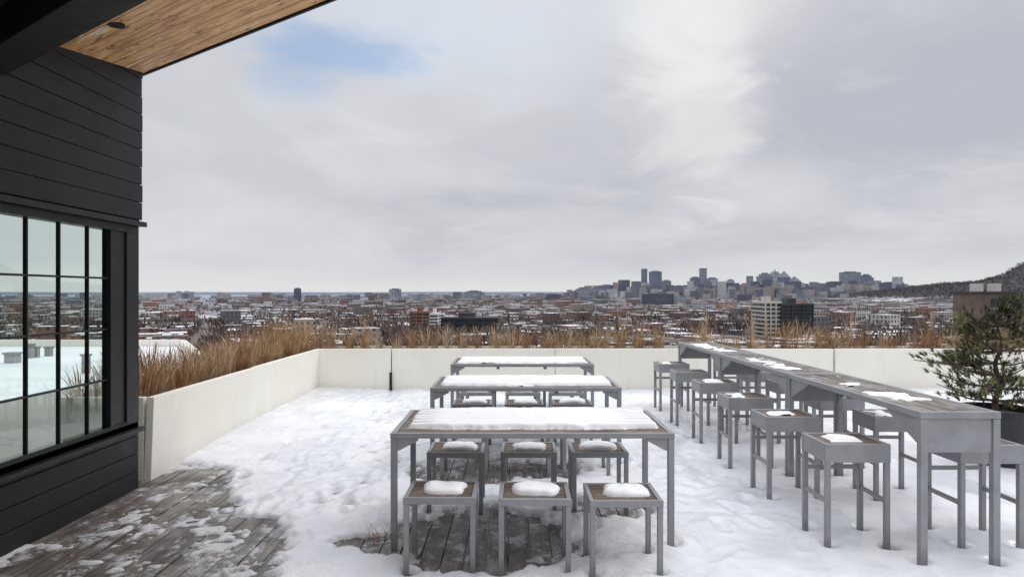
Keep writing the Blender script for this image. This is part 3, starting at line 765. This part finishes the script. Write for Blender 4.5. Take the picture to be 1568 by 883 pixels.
M_gl=m_facade('dark_curtain_glass',(.035,.04,.048),(.02,.025,.03),3,3.5,.9,.8,.35,False)
M_gld=m_plain('dark_teal_glass',(.012,.022,.028),.3,False,.3,.1)
M_rs=roofs[0]
def officeblk(name,x0,x1,yt,d,floors,fins,dep,mw,mg,sl=.45):
    X0,X1=WX(x0,d),WX(x1,d); zt=WZ(yt,d); m=MB(); h=zt-GZ
    m.boxm(X0,X1,d,d+dep,GZ-1,zt,1,2)
    fh=h/floors
    for i in range(floors+1): m.box(X0-.25,X1+.25,d-.3,d+dep+.3,GZ+i*fh-sl,GZ+i*fh+(sl if i<floors else .9),0)
    nx=max(1,int((X1-X0)/fins)); 
    for i in range(nx+1):
        x=X0+(X1-X0)*i/nx; m.box(x-sl*.78,x+sl*.78,d-.7,d-.001,GZ,zt+.95,0)
    m.box(X0+(X1-X0)*.3,X0+(X1-X0)*.6,d+dep*.3,d+dep*.7,zt,zt+4,0)
    ob(name,m.mesh(name,[mw,mg,M_rs]))
M_dkc=m_plain('dark_spandrel',(.05,.055,.06),.5,False,.2,.1); M_brk=m_plain('brown_brick',(.24,.13,.09),.8,False,.25,.15); M_wht=m_plain('white_panel',(.66,.66,.64),.7,False,.1,.1)
officeblk('office_building',1172,1196,463,420,10,3.2,22,M_conc,M_gl)
officeblk('office_building',1197,1245,466,418,11,6,22,M_dkc,M_gld,.3)
officeblk('office_building',674,762,487,500,4,9,25,M_dkc,M_gld,.25)
officeblk('apartment_building',628,657,478,470,8,4,16,M_brk,M_gl)
officeblk('apartment_building',657.6,671,481,470,8,6,16,M_wht,M_gl)
officeblk('apartment_building',385,440,492,620,4,4,18,M_wht,M_gl)
officeblk('apartment_building',1280,1330,500,560,4,4,18,M_brk,M_gl)
officeblk('apartment_building',850,905,503,600,4,4,18,M_brk,M_gl)
officeblk('apartment_building',1085,1140,489,640,5,4,18,M_conc,M_gl)
officeblk('apartment_building',540,590,497,600,4,4,18,M_brk,M_gl)
m=MB(); d=110
X0=WX(1502,d); m.boxm(X0,X0+14,d,d+7,GZ-1,WZ(446,d),0,2)
m.box(X0-.3,X0+14.3,d-.3,d+7.3,WZ(448,d),WZ(445.5,d),1)
for q in (8,36): m.box(X0+q/F*d,X0+(q+9)/F*d,d+2,d+4,WZ(446,d),WZ(433,d),3)
for i in range(8):
    for j in range(3):
        m.box(X0+1.6+j*4.4,X0+3.6+j*4.4,d-.06,d+.1,WZ(446,d)-2.6-i*3.2,WZ(446,d)-1.1-i*3.2,4)
        m.box(X0+1.5+j*4.4,X0+3.7+j*4.4,d-.16,d+.1,WZ(446,d)-2.75-i*3.2,WZ(446,d)-2.61-i*3.2,3)
ob('brick_apartment_building',m.mesh('brick_apartment_building',[m_plain('tan_brick',(.15,.115,.09),.8,False,.15,.4),M_dkc,M_rs,M_conc,M_gl]))

# mountain + distant hills
def m_hill():
    m,nt,b=newmat('wooded_hill'); p=pos(nt)
    n1=noise(nt,p,.012,5,.7); n2=noise(nt,p,.0035,3,.6); n3=noise(nt,p,.06,2,.7)
    c=mixc(nt,mapr(nt,n3,.35,.65),(.04,.032,.03),(.10,.082,.076))
    s=N(nt,'ShaderNodeSeparateXYZ'); L(nt,p,s.inputs[0])
    lowz=mapr(nt,s.outputs[2],-22,4,1,.0)
    c=mixc(nt,math_n(nt,'MULTIPLY',math_n(nt,'MULTIPLY',mapr(nt,n2,.40,.50),mapr(nt,n1,.42,.54,0,.9)),lowz),c,(.75,.76,.79))
    L(nt,paint_haze(nt,c,26000.),b.inputs['Base Color']); b.inputs['Roughness'].default_value=.95; b.inputs['Specular IOR Level'].default_value=.05; return m
M_hill=m_hill()
gx=np.arange(700,6200,24.); gy=np.arange(1500,5200,24.); X,Y=np.meshgrid(gx,gy)
ang=X/Y*F+784
ridge=np.interp(ang,[1230,1300,1390,1440,1500,1540,1568,1650,1800,2200],[-30,-12,16,32,44,75,120,200,245,250])*1.0
prof=np.exp(-((Y-3000)/900)**2)
Zh=GZ-6+(ridge+36)*prof+ (fbm(X*.02,Y*.02,60,4)-.5)*16*sst(ridge,-25,20)*prof
Zs=Zh.copy()
Zh+= np.random.rand(*X.shape)*6*sst(ridge,-20,10)*prof
ny,nx=X.shape; idx=np.arange(nx*ny).reshape(ny,nx)
q=np.stack([idx[:-1,:-1],idx[:-1,1:],idx[1:,1:],idx[1:,:-1]],-1).reshape(-1,4)
m=MB(); m.add(np.stack([X.ravel(),Y.ravel(),Zh.ravel()],1).tolist(),[tuple(a) for a in q.tolist()]); ob('wooded_hill',m.mesh('wooded_hill',[M_hill]))
bt=MB(); M_tw2=m_plain('hill_twigs',(.07,.053,.047),.95,True,.35,.004)
cand=np.argwhere((Zs>-18)&(Y>1900)&(Y<3300)&(ang<1900))
for k in range(9000):
    i,j=cand[rc.randrange(len(cand))]
    baretree(float(X[i,j])+rc.uniform(-12,12),float(Y[i,j])+rc.uniform(-12,12),rc.uniform(11,19),6,float(Zs[i,j])-1)
ob('hillside_tree_mass',bt.mesh('hillside_tree_mass',[M_tw2]))
m=MB(); D=19000; V=[];Fq=[]
n=240
for i in range(n+1):
    x=-26000+52000*i/n; zt_=20+60*float(fbm(np.array(i*.06),np.array(.5),70,4)); 
    V+=[(x,D-3500,GZ),(x,D,zt_*1.0),(x,D+4000,GZ)]
for i in range(n): Fq+=[(3*i,3*i+3,3*i+4,3*i+1),(3*i+1,3*i+4,3*i+5,3*i+2)]
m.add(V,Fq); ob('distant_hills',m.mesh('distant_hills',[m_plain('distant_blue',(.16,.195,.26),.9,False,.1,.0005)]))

# ---------------------------------------------------------------- world
w=bpy.data.worlds.new("World"); scene.world=w; w.use_nodes=True; nt=w.node_tree
for n in list(nt.nodes): nt.nodes.remove(n)
out=N(nt,'ShaderNodeOutputWorld'); bg1=N(nt,'ShaderNodeBackground'); bg2=N(nt,'ShaderNodeBackground'); mx=N(nt,'ShaderNodeMixShader')
sky=N(nt,'ShaderNodeTexSky',sky_type='NISHITA',sun_disc=False); sun_el,sun_az=math.radians(52),math.radians(60)
sky.sun_elevation=sun_el; sky.sun_rotation=sun_az
L(nt,sky.outputs[0],bg1.inputs[0]); bg1.inputs[1].default_value=.15
tc=N(nt,'ShaderNodeTexCoord'); dirv=tc.outputs['Generated']
nrm=N(nt,'ShaderNodeVectorMath',operation='NORMALIZE'); L(nt,dirv,nrm.inputs[0]); dv=nrm.outputs[0]
sp=N(nt,'ShaderNodeSeparateXYZ'); L(nt,dv,sp.inputs[0]); zz=sp.outputs[2]
den=math_n(nt,'ADD',math_n(nt,'MAXIMUM',zz,0.),.2)
cx=N(nt,'ShaderNodeCombineXYZ'); L(nt,math_n(nt,'DIVIDE',sp.outputs[0],den),cx.inputs[0]); L(nt,math_n(nt,'DIVIDE',sp.outputs[1],den),cx.inputs[1])
cp=cx.outputs[0]
n1=noise(nt,cp,.8,5,.52,.6); n2=noise(nt,cp,2.0,5,.6,.6); n3=noise(nt,vscale(nt,cp,(1,.7,1)),.35,2,.5)
def spot(px,py,rad,sc=(1,1,1),pert=2.2,lo=.2):
    v=Vector(((px-784)/F,1,(449-py)/F)).normalized()
    s=N(nt,'ShaderNodeVectorMath',operation='SUBTRACT'); L(nt,dv,s.inputs[0]); s.inputs[1].default_value=v
    ln=N(nt,'ShaderNodeVectorMath',operation='LENGTH'); L(nt,vscale(nt,s.outputs[0],sc),ln.inputs[0])
    dd=math_n(nt,'ADD',ln.outputs['Value'],math_n(nt,'MULTIPLY',math_n(nt,'SUBTRACT',n2,.5),rad*pert))
    return mapr(nt,dd,rad*lo,rad*1.1,1,0)
c=mixc(nt,mapr(nt,n1,.36,.66),(.50,.515,.572),(.665,.675,.71))
c=mixc(nt,mapr(nt,n2,.45,.72,0,.38),c,(.74,.745,.765))
c=mixc(nt,mapr(nt,n3,.5,.7,0,.25),c,(.52,.53,.59))
c=mixc(nt,mapr(nt,zz,-.0,.18,.6,0),c,(.68,.69,.715))
c=mixc(nt,mapr(nt,zz,.0,.05,.65,0),c,(.80,.795,.78))
c=mixc(nt,math_n(nt,'MULTIPLY',spot(700,10,.3,(.7,1,1.5)),.45),c,(.80,.82,.85))
c=mixc(nt,math_n(nt,'MULTIPLY',spot(300,250,.3,(1,1,1)),.4),c,(.74,.755,.775))
c=mixc(nt,math_n(nt,'MULTIPLY',spot(1330,110,.26,(.6,1,1.2)),.55),c,(.485,.495,.57))
c=mixc(nt,math_n(nt,'MULTIPLY',spot(1010,60,.10,(1.4,1,1)),.5),c,(.56,.58,.63))
c=mixc(nt,math_n(nt,'MULTIPLY',spot(1070,140,.13,(1.1,1,.7)),.68),c,(.84,.845,.83))
c=mixc(nt,math_n(nt,'MULTIPLY',spot(1110,5,.15,(.8,1,1.2)),.7),c,(.90,.90,.89))
c=mixc(nt,math_n(nt,'MULTIPLY',spot(1170,290,.08,(.7,1,1.2)),.45),c,(.78,.79,.80))
c=mixc(nt,math_n(nt,'MULTIPLY',spot(610,30,.2,(.6,1,1.8)),.45),c,(.64,.74,.87))
boost=math_n(nt,'ADD',1.,mapr(nt,zz,.42,.8,0,1.5))
L(nt,c,bg2.inputs[0]); L(nt,boost,bg2.inputs[1])
blue=math_n(nt,'MULTIPLY',spot(490,82,.115,(.75,1,1.9),2.4,.2),.72)
L(nt,math_n(nt,'SUBTRACT',1.,blue),mx.inputs[0]); L(nt,bg1.outputs[0],mx.inputs[1]); L(nt,bg2.outputs[0],mx.inputs[2]); L(nt,mx.outputs[0],out.inputs[0])

sl=bpy.data.lights.new('sun','SUN'); sl.energy=.8; sl.angle=math.radians(25); sl.color=(1,.96,.9)
so=bpy.data.objects.new('sun',sl); scene.collection.objects.link(so)
sd_=Vector((math.sin(sun_az)*math.cos(sun_el),math.cos(sun_az)*math.cos(sun_el),math.sin(sun_el)))
so.rotation_euler=sd_.to_track_quat('Z','Y').to_euler(); so.location=(5,5,20)

cam=bpy.data.cameras.new('camera'); cam.lens=24; cam.sensor_width=36; cam.shift_y=8/1568; cam.clip_end=120000; cam.clip_start=.05
co=bpy.data.objects.new('camera',cam); scene.collection.objects.link(co); co.location=(0,0,H0); co.rotation_euler=(math.radians(90),0,0); scene.camera=co
scene.view_settings.view_transform='Standard'; scene.view_settings.look='None'; scene.view_settings.exposure=0
